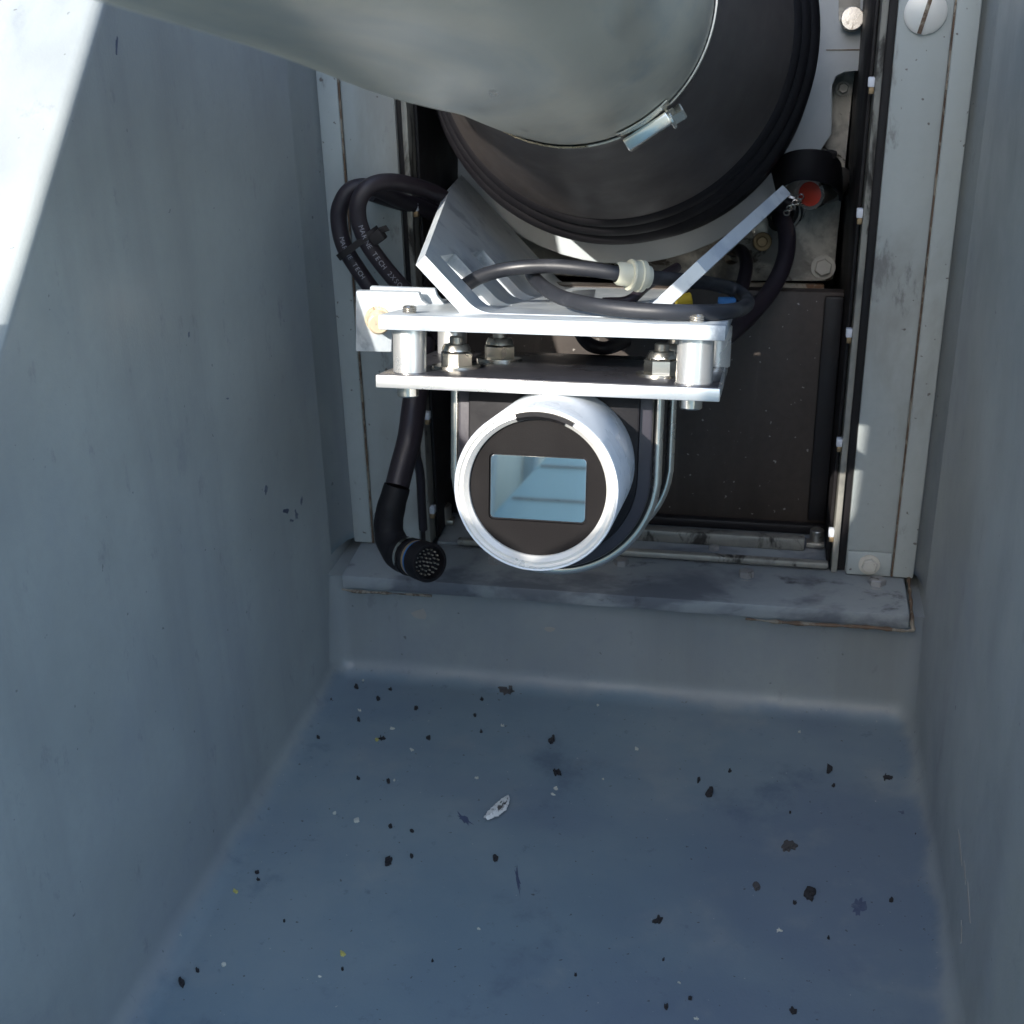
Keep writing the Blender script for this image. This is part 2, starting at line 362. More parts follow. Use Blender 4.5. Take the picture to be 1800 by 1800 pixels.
for z, xl in ((-.250, -.264), (-.2925, -.298)):
    TD3.part('seam', box(xl, .398, -.3198, -.3185, z - .0015, z + .0015, 0), 'bolt')
TD2 = Thing('added_wall', 'pale wall added across the deck to be mirrored in the camera window', 'added_wall', (-1, -4, -1.6))  # unseen wall with bars, added as pale background for the window reflection
TD2.part('added_wall_slab', box(-5, 3, -4.2, -4, -1.6, 1.6, .01), 'added_wall')
for x in (-2.2, -1.4, -.6, .3):
    TD2.part('wall_bar', box(x, x + .08, -3.998, -3.95, -1.6, 1.2, .004), 'post')

# ================================================================== HATCH FRAME
ZT = .37
Z0 = -.452
T = Thing('hatch_frame', 'pale grey painted frame round the opening at the rear of the trough', 'frame', (-.1, .9, Z0))
xs = P(1583, 0, Y=.9).x
def post(x0, x1, lab):
    return T.part('post', box(x0, x1, .900, .930, Z0 + .0005, ZT, .001), 'post', label=lab)
pl = post(-.3015, -.2625, 'left post with scuffed paint'); prt = post(.0725, .1065, 'right post with a big slotted screw')
def flange(x0, x1):
    return T.part('edge_flange', box(x0, x1, .8965, .930, Z0 + .0005, ZT, .0012), 'post')
flange(-.3175, -.3025); flange(.1075, .1225)
sm_ = tube([(-.302, .8985, Z0), (-.302, .8985, -.2), (-.302, .8985, ZT)], .0009, 6, sub=30, rough=.5)
T.part('rusty_seam', sm_, 'rust'); 
T.part('rusty_seam', tube([(.107, .8985, Z0), (.107, .8985, -.2), (.107, .8985, ZT)], .0008, 6, sub=30, rough=.5), 'rust')
# sealant between frame and shield walls
for x, s in ((XL, 1), (XR, -1)):
    fx = -.3176 if s > 0 else .1226
    pl_ = [(x - s * .001, .925), (x - s * .001, .872)] + [(x + (fx - x) * (1 - math.cos(R(a))) , .872 + .034 * math.sin(R(a))) for a in range(0, 91, 10)] + [(fx, .925)]
    T.part('sealant_fillet', prism(pl_, Z0, ZT, 0, axis='z'), 'shell')
# slotted screw
c = P(1627, 22, Y=.8995)
b = bmesh.new(); r_ = .0132
lathe([(0, .0022), (r_ * .86, .0022), (r_, .0010), (r_, 0)], c, (0, -1, 0), 40, b)
scr = T.part('slotted_screw', b, 'screw', prt)
sl = box(-.0013, .0013, -.0005, .0004, -r_ * .97, r_ * .97, 0); bmesh.ops.rotate(sl, matrix=Matrix.Rotation(R(-13), 3, 'Y').inverted().to_3x3(), verts=sl.verts, cent=(0, 0, 0))
bmesh.ops.translate(sl, vec=c + Vector((0, -.0022, 0)), verts=sl.verts)
T.part('screw_slot', sl, 'rust', prt)
# gaskets and metal rails
for x0, x1, x2, x3, cl in ((-.2625, -.2575, -.2575, -.2535, [(722, 368), (752, 735), (755, 900)]), (.0665, .0725, .0622, .0665, [(1535, 150), (1512, 380), (1492, 590), (1473, 782), (1452, 940)])):
    T.part('rubber_gasket', box(x0, x1, .903, .928, Z0 + .0005, ZT, .0008), 'black')
    rl = T.part('guide_rail', box(x2, x3, .8985, .928, Z0 + .0005, ZT, .0006), 'rail')
    for px, py in cl:
        q = P(px, py, Y=.902); sx = 1 if x2 < 0 else -1; ex = x3 if x2 < 0 else x2
        bb = box(min(ex, ex + sx * .0042), max(ex, ex + sx * .0042), .9, .906, q.z - .001, q.z + .005, .0006)
        k = T.part('clip', bb, 'clip', rl); 
        bb = box(min(ex, ex + sx * .0034), max(ex, ex + sx * .0034), .901, .906, q.z - .0055, q.z - .0012, .0006)
        T.part('clip_pin', bb, 'brass', rl)
# dark curtains beside the opening
T.part('rubber_curtain', box(-.2533, -.2505, .915, 1.155, Z0 + .0005, ZT, .0008), 'black')
T.part('rubber_curtain', box(.0592, .0618, .915, 1.155, Z0 + .0005, ZT, .0008), 'black')
# foot plate of the right post with its bolts
T.part('foot_plate', box(.0735, .1055, .8970, .8995, Z0 + .0006, P(1525, 968, Y=.9).z, .0006), 'post')
bb = hexhead(P(1528, 992, Y=.8968), (0, -1, 0), .0058, .005, washer=.0080, phase=.3)
T.part('hex_bolt', bb, 'lightbolt')

# dark panel closing the opening
T2 = Thing('shutter_panel', 'dark brown dusty panel closing the opening behind the mount', 'panel', (-.1, 1.1, Z0))
yp = P(1300, 905, Z=-.440).y; zt = P(1300, 510, Y=yp).z
T2.part('panel_sheet', box(-.2500, .0588, yp, yp + .012, Z0 + .001, zt, .001), 'darkpanel')
T2.part('panel_fold', box(.0445, .0588, yp - .0045, yp - .0003, Z0 + .012, zt - .002, .002), 'black')
T2.part('bottom_lip', box(-.2500, .0588, yp - .009, yp - .0005, Z0 + .0018, Z0 + .010, .002), 'black')
# two grimy bars of the sill
yp = P(1300, 905, Z=-.440).y; y1 = P(1300, 936, Z=-.440).y; y2 = P(1300, 974, Z=-.444).y
T3 = Thing('sill_track', 'grimy metal double track along the bottom of the opening', 'track', (-.1, (y1 + y2) / 2, Z0))
T3.part('track_base', box(-.250, .0590, .9055, yp + .02, Z0 - .008, Z0 + .0015, .001), 'ledge')
T3.part('track_bar', box(-.232, P(1415, 950, Z=-.440).x, y1 - .006, y1 + .004, Z0 + .0016, -.440, .0015), 'rail', label='rear bar with flaking pale paint')
T3.part('track_bar', box(-.232, .060, y2 - .004, y2 + .003, Z0 + .0016, -.4455, .0015), 'rail', label='front bar, thin and dark')
q = P(1437, 930, Z=-.436)
b = cyl((q.x, q.y, Z0 + .0016), (0, 0, 1), .0055, .014, 20); join(b, box(q.x - .008, q.x + .006, q.y - .006, q.y + .004, Z0 + .0016, Z0 + .006, .001))
T3.part('end_stop', b, 'stainless')
q = P(778, 890, Z=-.436)
b = cyl((q.x, q.y, Z0 + .0016), (0, 0, 1), .0075, .016, 20); join(b, box(q.x - .006, q.x + .010, q.y - .006, q.y + .004, Z0 + .0016, Z0 + .006, .001))
T3.part('end_stop', b, 'stainless', label='corroded end stop by the camera')
q = P(1255, 957, Z=-.446)
T3.part('small_bolt', hexhead((q.x, q.y, Z0 + .0016), (0, 0, 1), .0045, .003), 'bolt')

# threshold strip with its bolts
T4 = Thing('threshold_strip', 'long grey angle strip bolted across the step, darkened with grease', 'strip', (-.1, .87, ZS))
T4.part('angle_strip', prism([(.846, Z0 - .004), (.905, Z0), (.905, ZS + .0006), (.846, ZS + .0006 - .004)], -.3125, .1165, .0015, axis='x'), 'ledge')
for px, py, s in ((1541, 1027, .0068), (1312, 1013, .0062), (1092, 993, .0060), (870, 985, .006)):
    q = P(px, py, Z=Z0 - .002)
    T4.part('hex_bolt', hexhead((q.x, q.y, Z0 - .0035), (0, .06, 1), s, .0065, washer=s * 1.4, phase=random.random()), 'bolt')
T4.part('sealant_line', tube([(-.3125, .8445, ZS - .0035), (-.30, .845, ZS - .0048), (-.27, .8445, ZS - .004), (-.24, .846, ZS - .0045)], .0012, 8, sub=20, rough=.9), 'rust')
T4.part('sealant_line', tube([(.0, .8452, ZS - .0040), (.03, .8448, ZS - .0045), (.09, .845, ZS - .0035), (.117, .8450, ZS - .004), (.1190, .851, ZS), (.1190, .88, ZS + .010), (.1195, .905, ZS + .013)], .0014, 8, sub=14, rough=.9), 'rust')

# ================================================================== GUN: sleeve, boot, clamp, cradle plate
UC, WC = -.115, .117
b = bmesh.new()
seg = 40
prof = [(.0788 + .0006 * math.sin(i * .5), .750 - i * (.72 / seg)) for i in range(seg + 1)]
lathe([(.070, .753), (.0785, .752)] + prof + [(.070, .03)], (UC, 0, WC), (0, 1, 0), 96, b)
for v in b.verts:   # hand-formed sheet: slightly uneven
    k = noise.noise(Vector((v.co.x * 9, v.co.y * 7, v.co.z * 9))) * .0012
    d = Vector((v.co.x - UC, 0, v.co.z - WC)); v.co += d.normalized() * k if d.length > .01 else Vector()
solo('barrel_sleeve', b, 'sleeve', 'wide dull aluminium tube over the gun barrel, reaching out above the camera', 'barrel', ML, sm=60)
te = bmesh.new(); rr_ = []
for i in range(61):
    a = R(232 + 46 * i / 60); k = noise.noise(Vector((i * .35, 2, 0))); rr = .0806 + .0006 * abs(noise.noise(Vector((i * .5, 9, 1))))
    vf, vb = .7468 + .0022 * k, .7432 - .0025 * noise.noise(Vector((i * .45, 7, 3)))
    rr_.append([te.verts.new((UC + math.cos(a) * q, v, WC + math.sin(a) * q)) for q, v in ((rr, vb), (rr, vf), (rr - .0009, vf), (rr - .0009, vb))])
for p, q in zip(rr_, rr_[1:]):
    for k in range(4): te.faces.new((p[k], p[(k + 1) % 4], q[(k + 1) % 4], q[k]))
te.faces.new(rr_[0][::-1]); te.faces.new(rr_[-1]); bmesh.ops.recalc_face_normals(te, faces=te.faces)
solo('sealing_tape', te, 'tape', 'torn strip of tan sealing tape under the end of the aluminium tube', 'tape', ML)
TB = Thing('rubber_boot', 'round black rubber boot with stepped rings behind the aluminium sleeve', 'rubber boot', (UC, .75, WC), ML)
cu, cw = -.1085, .114
b = bmesh.new()
def ringpts(bmx, cc, r, v, n=120): return [bmx.verts.new((cc[0] + math.cos(2 * math.pi * i / n) * r, v, cc[1] + math.sin(2 * math.pi * i / n) * r)) for i in range(n)]
def loft(rs, n=120):
    b = bmesh.new(); R_ = [ringpts(b, c, r, v, n) for c, r, v in rs]
    for p, q in zip(R_, R_[1:]):
        for i in range(n): b.faces.new((p[i], p[(i + 1) % n], q[(i + 1) % n], q[i]))
    bmesh.ops.recalc_face_normals(b, faces=b.faces); return b
c0 = (UC, WC); c1 = (cu, cw)
TB.part('boot_cone', loft([(c0, .0795, .744), (c0, .0797, .756), (c0, .082, .762), (c0, .090, .785), (((UC + cu) / 2, WC), .104, .835), (c1, .1165, .872), (c1, .1175, .878)]), 'rubber', sm=50)
for r, v, t in ((.1222, .874, .018), (.1282, .888, .018), (.1345, .904, .130)):
    TB.part('bellows_ring', loft([(c1, r - .009, v + .0002), (c1, r - .0045, v + .0012), (c1, r - .0015, v + .0045), (c1, r, v + .010), (c1, r, v + t), (c1, r - .01, v + t)]), 'ring', sm=50)
TC = Thing('hose_clamp', 'thin worm-drive hose clamp tightening the boot round the aluminium sleeve', 'hose clamp', (UC, .75, WC), ML)
TC.part('band', lathe([(.0797, .7475), (.0806, .7475), (.0806, .7550), (.0797, .7550)], (UC, 0, WC), (0, 1, 0), 120, close=True), 'zinc')
# worm housing at lower right
q = G(1140, 232, v=.745); a = math.atan2(q.z - WC, q.x - UC)
rad = Vector((math.cos(a), 0, math.sin(a))); tan = Vector((-math.sin(a), 0, math.cos(a)))
base = Vector((UC, .7505, WC)) + rad * .0808
def orient(bm, o, ax, ay, az):
    for v in bm.verts: v.co = o + ax * v.co.x + ay * v.co.y + az * v.co.z
    bmesh.ops.recalc_face_normals(bm, faces=bm.faces); return bm
b = prism([(-.0085, 0), (.0085, 0), (.0085, .002), (.0070, .0075), (-.0070, .0075), (-.0085, .002)], -.0145, .0135, .0008, axis='x')
# local: x along tangent, y along barrel, z outwards
TC.part('worm_housing', orient(b, base, tan, Vector((0, 1, 0)), rad), 'zinc')
b = hexhead((0, 0, 0), (1, 0, 0), .0052, .0085)
join(b, cyl((-.001, 0, 0), (1, 0, 0), .0062, .0025, 24))
TC.part('clamp_screw', orient(b, base + tan * .0138 + rad * .0042, tan, Vector((0, 1, 0)), rad), 'zinc')
b = bmesh.new()
lathe([(.0800, .722), (.0808, .722), (.0808, .748), (.0800, .748)], (UC, 0, WC), (0, 1, 0), 14, b, close=True, a0=0, a1=R(23))
bmesh.ops.rotate(b, matrix=Matrix.Rotation(0, 3, 'Y'), verts=b.verts, cent=(UC, 0, WC))
# turn the tongue so that it sits under the worm housing
cv = Vector((sum(v.co.x for v in b.verts) / len(b.verts) - UC, 0, sum(v.co.z for v in b.verts) / len(b.verts) - WC)); da = a + .02 - math.atan2(cv.z, cv.x)
for v in b.verts:
    x, z = v.co.x - UC, v.co.z - WC; v.co.x = UC + x * math.cos(da) - z * math.sin(da); v.co.z = WC + x * math.sin(da) + z * math.cos(da)
TC.part('band_tongue', b, 'zinc')

# light grey cradle plate behind the boot
VC = 1.045
def gp(px, py, v=VC): q = G(px, py, v=v); return (q.x, q.z)
cc = (cu * VC / .93 + .004, cw * VC / .93)
arc = [(cc[0] + .1665 * math.cos(R(t)), cc[1] + .1665 * math.sin(R(t))) for t in range(200, 318, 6)]
outl = [(-.29, .36), (-.29, .10), ] + arc + [gp(1440, 268), gp(1462, 235), gp(1463, 150), gp(1470, 134), gp(1484, 127), gp(1514, 124), gp(1516, 60), (gp(1517, 20)[0], .20), (gp(1517, 20)[0], .36)]
TP = Thing('cradle_plate', 'light grey painted plate behind the rubber boot with notched right edge', 'plate', (cc[0], VC, cc[1]), ML)
TP.part('plate_sheet', prism(outl, VC, VC + .008, .001), 'cradle')
b = bmesh.new()
sq = [gp(1474, -60), gp(1512, -60), gp(1512, 46), gp(1482, 46), gp(1474, 36)]
TP.part('pocket', prism(sq, VC - .0012, VC - .0002, .0004), 'steel', label='grimy pocket at the top right of the plate')
q = G(1497, 38, v=VC - .002)
TP.part('pocket_bolt', cyl((q.x, VC - .0015, q.z + .001), (0, -1, 0), .0085, .010, 30), 'stainless')
b = bmesh.new()
a_ = gp(1452, 88); c_ = gp(1514, 88)
TP.part('joint_line', box(a_[0], c_[0] - .001, VC - .0006, VC + .002, a_[1] - .0004, a_[1] + .0004, 0), 'rust')

# grimy steel plate
VS = 1.085
gs = lambda px, py: gp(px, py, VS)
TS = Thing('steel_plate', 'grimy galvanised steel plate with a rusty lower edge, right of the boot', 'plate', (0, VS, 0), ML)
TS.part('plate_sheet', prism([gs(762, 400), gs(766, 40), (gs(766, 40)[0], .36), (gs(1508, 20)[0], .36), gs(1503, 120), gs(1465, 488), gs(1458, 494), gs(1200, 494), gs(1100, 490), gs(900, 480)], VS, VS + .006, .0008), 'steel')
a_ = gs(1180, 500); c_ = gs(1448, 500)
TS.part('rusty_lip', box(a_[0], c_[0], VS - .012, VS + .005, a_[1] - .004, gs(1300, 494)[1] - .0006, .0008), 'lip')
for px, py, r_ in ((1447, 470, .0072), (1482, 156, .0042)):
    q = G(px, py, v=VS - .001)
    TS.part('hex_bolt', hexhead(q, (0, -1, 0), r_, .006, washer=r_ * 1.35, phase=.4), 'lightbolt')
q = G(1340, 425, v=VS - .012)
b = cyl(q + Vector((0, .012, 0)), (0, -1, 0), .0075, .010, 24); join(b, cyl(q + Vector((0, .004, 0)), (0, -1, 0), .0042, .009, 24))
TS.part('earth_stud', b, 'brass')
q2 = G(1333, 395, v=VS - .006)
TS.part('stud_lug', prism([(q.x - .006, q.z), (q.x + .004, q.z), (q2.x + .008, q2.z + .012), (q2.x - .010, q2.z + .012)], VS - .006, VS - .003, .0005), 'stainless')

# ================================================================== CAMERA MOUNT
V0 = .686
TM = Thing('camera_mount', 'light grey two-plate bracket with slotted arms hanging under the gun barrel', 'bracket', (-.114, .74, -.09), ML)
# upper plate
TM.part('upper_plate', box(-.2093, -.0190, V0, .830, -.0640, -.0558, .0007), 'white', label='upper plate with white painted edge')
b = box(-.2112, -.0203, V0, .830, -.0964, -.0893, .0006)
lp = TM.part('lower_plate', b, 'alu', label='bright metal lower plate')
TM.part('plate_coating', box(-.2100, -.0215, V0 + .0012, .829, -.08925, -.0888, .0002), 'darkplate', lp)
# slotted bent bracket: profile (s, lift) swept in depth
TH = .0078
def bracket():
    base_w = -.0553 - TH
    rb = .020; half = .0452
    pts = []
    # profile of the inner (upper) face from left arm end to right arm end, symmetric about UC2
    UC2 = -.1140; top_w = base_w + TH
    La = .052 ; n_arm = 12; nb = 8; nf = 8
    def arm_pt(d):     # d = distance up the arm from the end of the bend
        return
    # bend tangent: from flat to 45 degrees
    e = half - rb * math.tan(R(22.5))
    prof = []
    for i in range(nf + 1): prof.append((e * i / nf, 0, 0.0))
    for i in range(1, nb + 1):
        t = R(45) * i / nb; prof.append((e + rb * math.sin(t), rb * (1 - math.cos(t)), t))
    x0, z0, _ = prof[-1]; c45 = math.sqrt(.5)
    A = []
    for i in range(1, n_arm + 1): A.append(i / n_arm)
    b = bmesh.new()
    front = .716; back = 1.030
    vs = [front, .746, .784, .828, .866, .90, .95, back]
    def side(sg, slope, L0, vcap):
        grid = []
        cols_ = [(p[0], p[1], p[2], None) for p in prof] + [(x0, z0, R(45), a) for a in A]
        for v in vs:
            row = []
            for (x, z, t, a) in cols_:
                L = L0 + slope * (min(v, vcap) - front)
                if a is not None:
                    # the slots end at the same height as the front corner
                    if a <= .75: d = a / .75 * L0 * .96
                    else: d = L0 * .96 + (a - .75) / .25 * (L - L0 * .96)
                    X = x + d * c45; Zz = z + d * c45
                else: X, Zz = x, z
                row.append((X, Zz, t))
            grid.append(row)
        m = len(cols_)
        up_ = [[b.verts.new((UC2 + sg * g[0], v, top_w + g[1])) for g in row] for row, v in zip(grid, vs)]
        dn_ = [[b.verts.new((UC2 + sg * (g[0] + TH * math.sin(g[2])), v, top_w + g[1] - TH * math.cos(g[2]))) for g in row] for row, v in zip(grid, vs)]
        hole = lambda i, j: i in (1, 3) and nf + 1 <= j < nf + nb + 9
        inside = lambda i, j: 0 <= i < len(vs) - 1 and 0 <= j < m - 1 and not hole(i, j)
        for i in range(len(vs) - 1):
            for j in range(m - 1):
                if not inside(i, j): continue
                b.faces.new((up_[i][j], up_[i][j + 1], up_[i + 1][j + 1], up_[i + 1][j]))
                b.faces.new((dn_[i][j], dn_[i + 1][j], dn_[i + 1][j + 1], dn_[i][j + 1]))
                if not inside(i - 1, j): b.faces.new((up_[i][j], dn_[i][j], dn_[i][j + 1], up_[i][j + 1]))
                if not inside(i + 1, j): b.faces.new((up_[i + 1][j], up_[i + 1][j + 1], dn_[i + 1][j + 1], dn_[i + 1][j]))
                if not inside(i, j - 1) and j > 0: b.faces.new((up_[i][j], up_[i + 1][j], dn_[i + 1][j], dn_[i][j]))
                if not inside(i, j + 1): b.faces.new((up_[i][j + 1], dn_[i][j + 1], dn_[i + 1][j + 1], up_[i + 1][j + 1]))
    L0 = .0360
    side(-1, .257, L0, 1.01); side(1, .347, L0, .90)
    bmesh.ops.remove_doubles(b, verts=b.verts, dist=1e-6)
    bmesh.ops.recalc_face_normals(b, faces=b.faces)
    return b
TM.part('slotted_arms', bracket(), 'white', label='bent piece with slots and two arms rising to the gun cradle', sm=12)
# spacers, caps and studs
spz = (-.0892, -.0641)
for k, (u, v, r_) in enumerate(((-.1962, .7035, .0094), (-.0352, .7035, .0100), (-.1962, .806, .0094), (-.0265, .790, .0085))):
    s = TM.part('spacer', cyl((u, v, spz[0]), (0, 0, 1), r_, spz[1] - spz[0], 48, .0005), 'alu')
    TM.part('cap_screw', cyl((u - .001, v, -.0965), (0, 0, -1), .0062, .0068, 32, .0008), 'zinc', s)
    st = bmesh.new()
    lathe([(0, 0), (.0033, 0)] + [(.0036 + .0005 * (i % 2), i * .0006) for i in range(1, 7)] + [(.0028, .0042), (0, .0042)], (u, v, -.0557), (0, 0, 1), 24, st)
    TM.part('stud_end', st, 'stainless', s)
# U-bolts round the saddle, each with two lock nuts
def ubolt(cu_, v, r_, cz, rt):
    pts = [(cu_ - r_, v, -.078), (cu_ - r_, v, -.10), (cu_ - r_, v, cz)] 
    pts += [(cu_ - r_ * math.cos(R(a)), v, cz - r_ * math.sin(R(a))) for a in range(8, 180, 8)]
    pts += [(cu_ + r_, v, cz), (cu_ + r_, v, -.10), (cu_ + r_, v, -.078)]
    o = TM.part('u_bolt', tube(pts, rt, 14, sub=2), 'zinc')
    for s in (-1, 1):
        u = cu_ + s * r_
        nb = hexhead((u, v, -.0873), (0, 0, 1), .0098, .0085, phase=.35 if s < 0 else .6, dome=.0014)
        lathe([(.0086, .0084), (.0084, .0098), (.0072, .0122), (.0052, .0126), (.0042, .0118), (0, .0118)], (u, v, -.0873), (0, 0, 1), 32, nb)
        TM.part('lock_nut', nb, 'zinc', o)
        TM.part('washer', lathe([(0, 0), (.0142, 0), (.0142, .0014), (0, .0014)], (u, v, -.0888), (0, 0, 1), 40), 'zinc', o)
        TM.part('bolt_end', cyl((u, v, -.078), (0, 0, 1), .0042, .0075, 20), 'stainless', o)
ubolt(-.1155, .731, .0600, -.1480, .0030)
ua, ub = G(878, 610, v=.777).x, G(1180, 750, v=.777).x
ubolt((ua + ub) / 2, .777, (ub - ua) / 2, -.1490, .0028)
# saddle
def usec(r_, cz, top=-.0966, n=36, cx=-.1155):
    return [(cx - r_, top)] + [(cx - r_ * math.cos(math.pi * i / n), cz - r_ * math.sin(math.pi * i / n)) for i in range(n + 1)] + [(cx + r_, top)]
TM.part('saddle', prism(usec(.0572, -.148), .724, .800, .002), 'saddle', label='dark U-shaped saddle clamped under the lower plate')
TM.part('saddle_liner', prism(usec(.0500, -.148, -.0968), .7195, .7238, .0015), 'ring')
# side plate and its big bright bolt, left of the mount
TQ = Thing('side_plate', 'small light grey plate with a bright round bolt, left of the mount', 'plate', P(690, 570, Y=.78))
def wp(px, py, Y): q = P(px, py, Y=Y); return (q.x, q.z)
TQ.part('plate_sheet', prism([wp(625, 512, .745), wp(736, 515, .745), wp(741, 528, .745), wp(752, 538, .745), wp(775, 543, .745), wp(800, 545, .745), wp(800, 553, .745), wp(690, 556, .745), wp(688, 619, .745), wp(625, 618, .745)], .745, .750, .0007), 'white')
TQ.part('rear_tab', prism([wp(650, 504, .756), wp(764, 508, .756), wp(768, 520, .756), wp(778, 532, .756), wp(790, 550, .756), wp(650, 550, .756)], .756, .760, .0007), 'white')
q = P(658, 568, Y=.7365)
b = cyl(q + Vector((0, .0080, 0)), (0.35, -1, .05), .0068, .013, 36, .0012)
lathe([(0, 0), (.0085, 0), (.0085, .0012), (0, .0012)], q + Vector((0, .0085, 0)), (0, -1, 0), 32, b)
TQ.part('round_bolt', b, 'warmbolt')

# ================================================================== THERMAL CAMERA
UH, WH, VH, RH = -.1110, -.1402, .640, .0437
TCm = Thing('thermal_camera', 'round white camera with black face and square window, clamped under the mount', 'camera', (UH, .70, WH - RH), ML)
AX = (0, 1, 0)
TCm.part('housing', lathe([(.0424, VH + .0005), (.0432, VH), (RH, VH + .0012), (RH, .7190), (RH - .003, .7190)], (UH, 0, WH), AX, 128), 'housing')
bz = TCm.part('bezel', lathe([(.0425, VH + .0006), (.0415, VH + .0004), (.0405, VH + .0020), (.0390, VH + .0016), (.0366, VH + .0045), (.0364, VH + .0070)], (UH, 0, WH), AX, 128), 'bezel')
# black strip round the top of the bezel
b = bmesh.new()
def pol(r_, a, v): return (UH + r_ * math.cos(a), v, WH + r_ * math.sin(a))
n = 24
def arcstrip(a0, a1, r0, r1, v0_, v1_, th=.0004):
    b = bmesh.new(); rows = []
    for i in range(n + 1):
        a = a0 + (a1 - a0) * i / n
        rows.append([b.verts.new(pol(r0, a, v0_)), b.verts.new(pol(r1, a, v1_)), b.verts.new(pol(r1, a, v1_ - th)), b.verts.new(pol(r0, a, v0_ - th))])
    for p, q in zip(rows, rows[1:]):
        for k in range(4): b.faces.new((p[k], p[(k + 1) % 4], q[(k + 1) % 4], q[k]))
    b.faces.new(rows[0][::-1]); b.faces.new(rows[-1])
    bmesh.ops.recalc_face_normals(b, faces=b.faces); return b
b = arcstrip(R(107), R(68), .0368, .0388, VH + .0042, VH + .0017, .0007)
join(b, arcstrip(R(106.5), R(62), .0387, .0409, VH + .0013, VH + .0010, .0006))
TCm.part('black_tape', b, 'black', bz)
# face plate with a rectangular opening
def rrect(x0, x1, z0, z1, r_, n=6):
    o = []
    for cx_, cz_, a0 in ((x1 - r_, z1 - r_, 0), (x0 + r_, z1 - r_, 90), (x0 + r_, z0 + r_, 180), (x1 - r_, z0 + r_, 270)):
        for i in range(n + 1): o.append((cx_ + r_ * math.cos(R(a0 + 90 * i / n)), cz_ + r_ * math.sin(R(a0 + 90 * i / n))))
    return o
wa = G(862, 797, v=VH + .005); wb = G(1027, 924, v=VH + .005)
wx0, wx1, wz1, wz0 = wa.x, wb.x, wa.z - .0008, wb.z + .0012
def holed(outer_r, rect, v, depth, inset):
    b = bmesh.new(); N = len(rect); cx_, cz_ = UH, WH
    outp = []
    for (x, z) in rect:
        a = math.atan2(z - cz_, x - cx_); outp.append((cx_ + outer_r * math.cos(a), cz_ + outer_r * math.sin(a)))
    # refine: radial strips, with extra points on the circle
    rings = []
    for k in range(9):
        t = k / 8
        ring = []
        for i in range(N):
            x = rect[i][0] * (1 - t) + outp[i][0] * t; z = rect[i][1] * (1 - t) + outp[i][1] * t
            ring.append(b.verts.new((x, v, z)))
        rings.append(ring)
    deep = [b.verts.new((cx_ + (x - cx_), v + depth, cz_ + (z - cz_))) for x, z in rect]
    seq = [deep] + rings
    for p, q in zip(seq, seq[1:]):
        for i in range(N): b.faces.new((p[i], p[(i + 1) % N], q[(i + 1) % N], q[i]))
    bmesh.ops.recalc_face_normals(b, faces=b.faces); return b
def dense(rect, k=6):
    o = []
    for i in range(len(rect)):
        a, c = Vector(rect[i]), Vector(rect[(i + 1) % len(rect)])
        m_ = max(1, int((c - a).length / .0015))
        for j in range(m_): o.append(tuple(a + (c - a) * j / m_))
    return o
TCm.part('face_plate', holed(.0366, dense(rrect(wx0 - .0009, wx1 + .0009, wz0 - .0011, wz1 + .0009, .0028)), VH + .0062, .004, 0), 'face', sm=30)
b = prism(rrect(wx0 - .0006, wx1 + .0006, wz0 - .0008, wz1 + .0006, .0024), VH + .0074, VH + .0082, 0)
TCm.part('window_gasket', b, 'ring')
TCm.part('window', prism(rrect(wx0, wx1, wz0, wz1, .0022), VH + .0066, VH + .0073, .0001), 'glass', sm=0)

# ================================================================== CABLES
def ptsY(lst): return [P(x, y, Y=Y) for x, y, Y in lst]
def lettering(path, r_, text, size, s0, gap, back=False):
    """printed letters that follow a cable: each glyph lies against the jacket, facing the trough mouth"""
    path = cat(path, 12); L = [0]
    for p, q in zip(path, path[1:]): L.append(L[-1] + (q - p).length)
    bm = bmesh.new(); s = s0
    for ch in text:
        if ch == ' ': s += size * .6; continue
        i = 0
        while i < len(L) - 2 and L[i + 1] < s + size * .3: i += 1
        f = (s + size * .3 - L[i]) / (L[i + 1] - L[i]); p = path[i].lerp(path[i + 1], f); d = (path[i + 1] - path[i]).normalized()
        view = (-p).normalized(); nrm = (view - d * view.dot(d)).normalized(); upv = nrm.cross(d)
        cu_ = bpy.data.curves.new('glyph', 'FONT'); cu_.body = ch; cu_.size = size; cu_.extrude = .00004; cu_.align_x = 'CENTER'
        ob = bpy.data.objects.new('glyph', cu_); me = ob.to_mesh()
        g = bmesh.new(); g.from_mesh(me); ob.to_mesh_clear(); bpy.data.objects.remove(ob); bpy.data.curves.remove(cu_)
        for v in g.verts:
            y = v.co.y - size * .35; a = y / r_
            v.co = p + d * v.co.x + (nrm * math.cos(a) + upv * math.sin(a)) * (r_ * 1.03 + v.co.z)
        join(bm, g); s += size * (.32 if ch == 'I' else .72) + gap
    return bm
TA = Thing('power_cable', 'thick black printed cable looping inside its twin left of the mount', 'cable', P(640, 400, Y=.85), group='black cables looped beside the left post')
pb = ptsY([(800, 365, .93), (765, 340, .90), (700, 321, .868), (655, 325, .852), (632, 350, .846), (630, 385, .846), (645, 425, .848), (670, 462, .850), (702, 500, .855), (740, 540, .865), (775, 590, .875), (800, 650, .88)])
TA.part('jacket', tube(pb, .0059, 20), 'cable')
TA.part('lettering', lettering(pb[5:], .0059, 'MARINE TECH 2XSO', .0047, .0035, 0), 'print', sm=0)
TB2 = Thing('power_cable', 'thick black cable of the outermost loop beside the left post', 'cable', P(600, 400, Y=.86), group='black cables looped beside the left post')
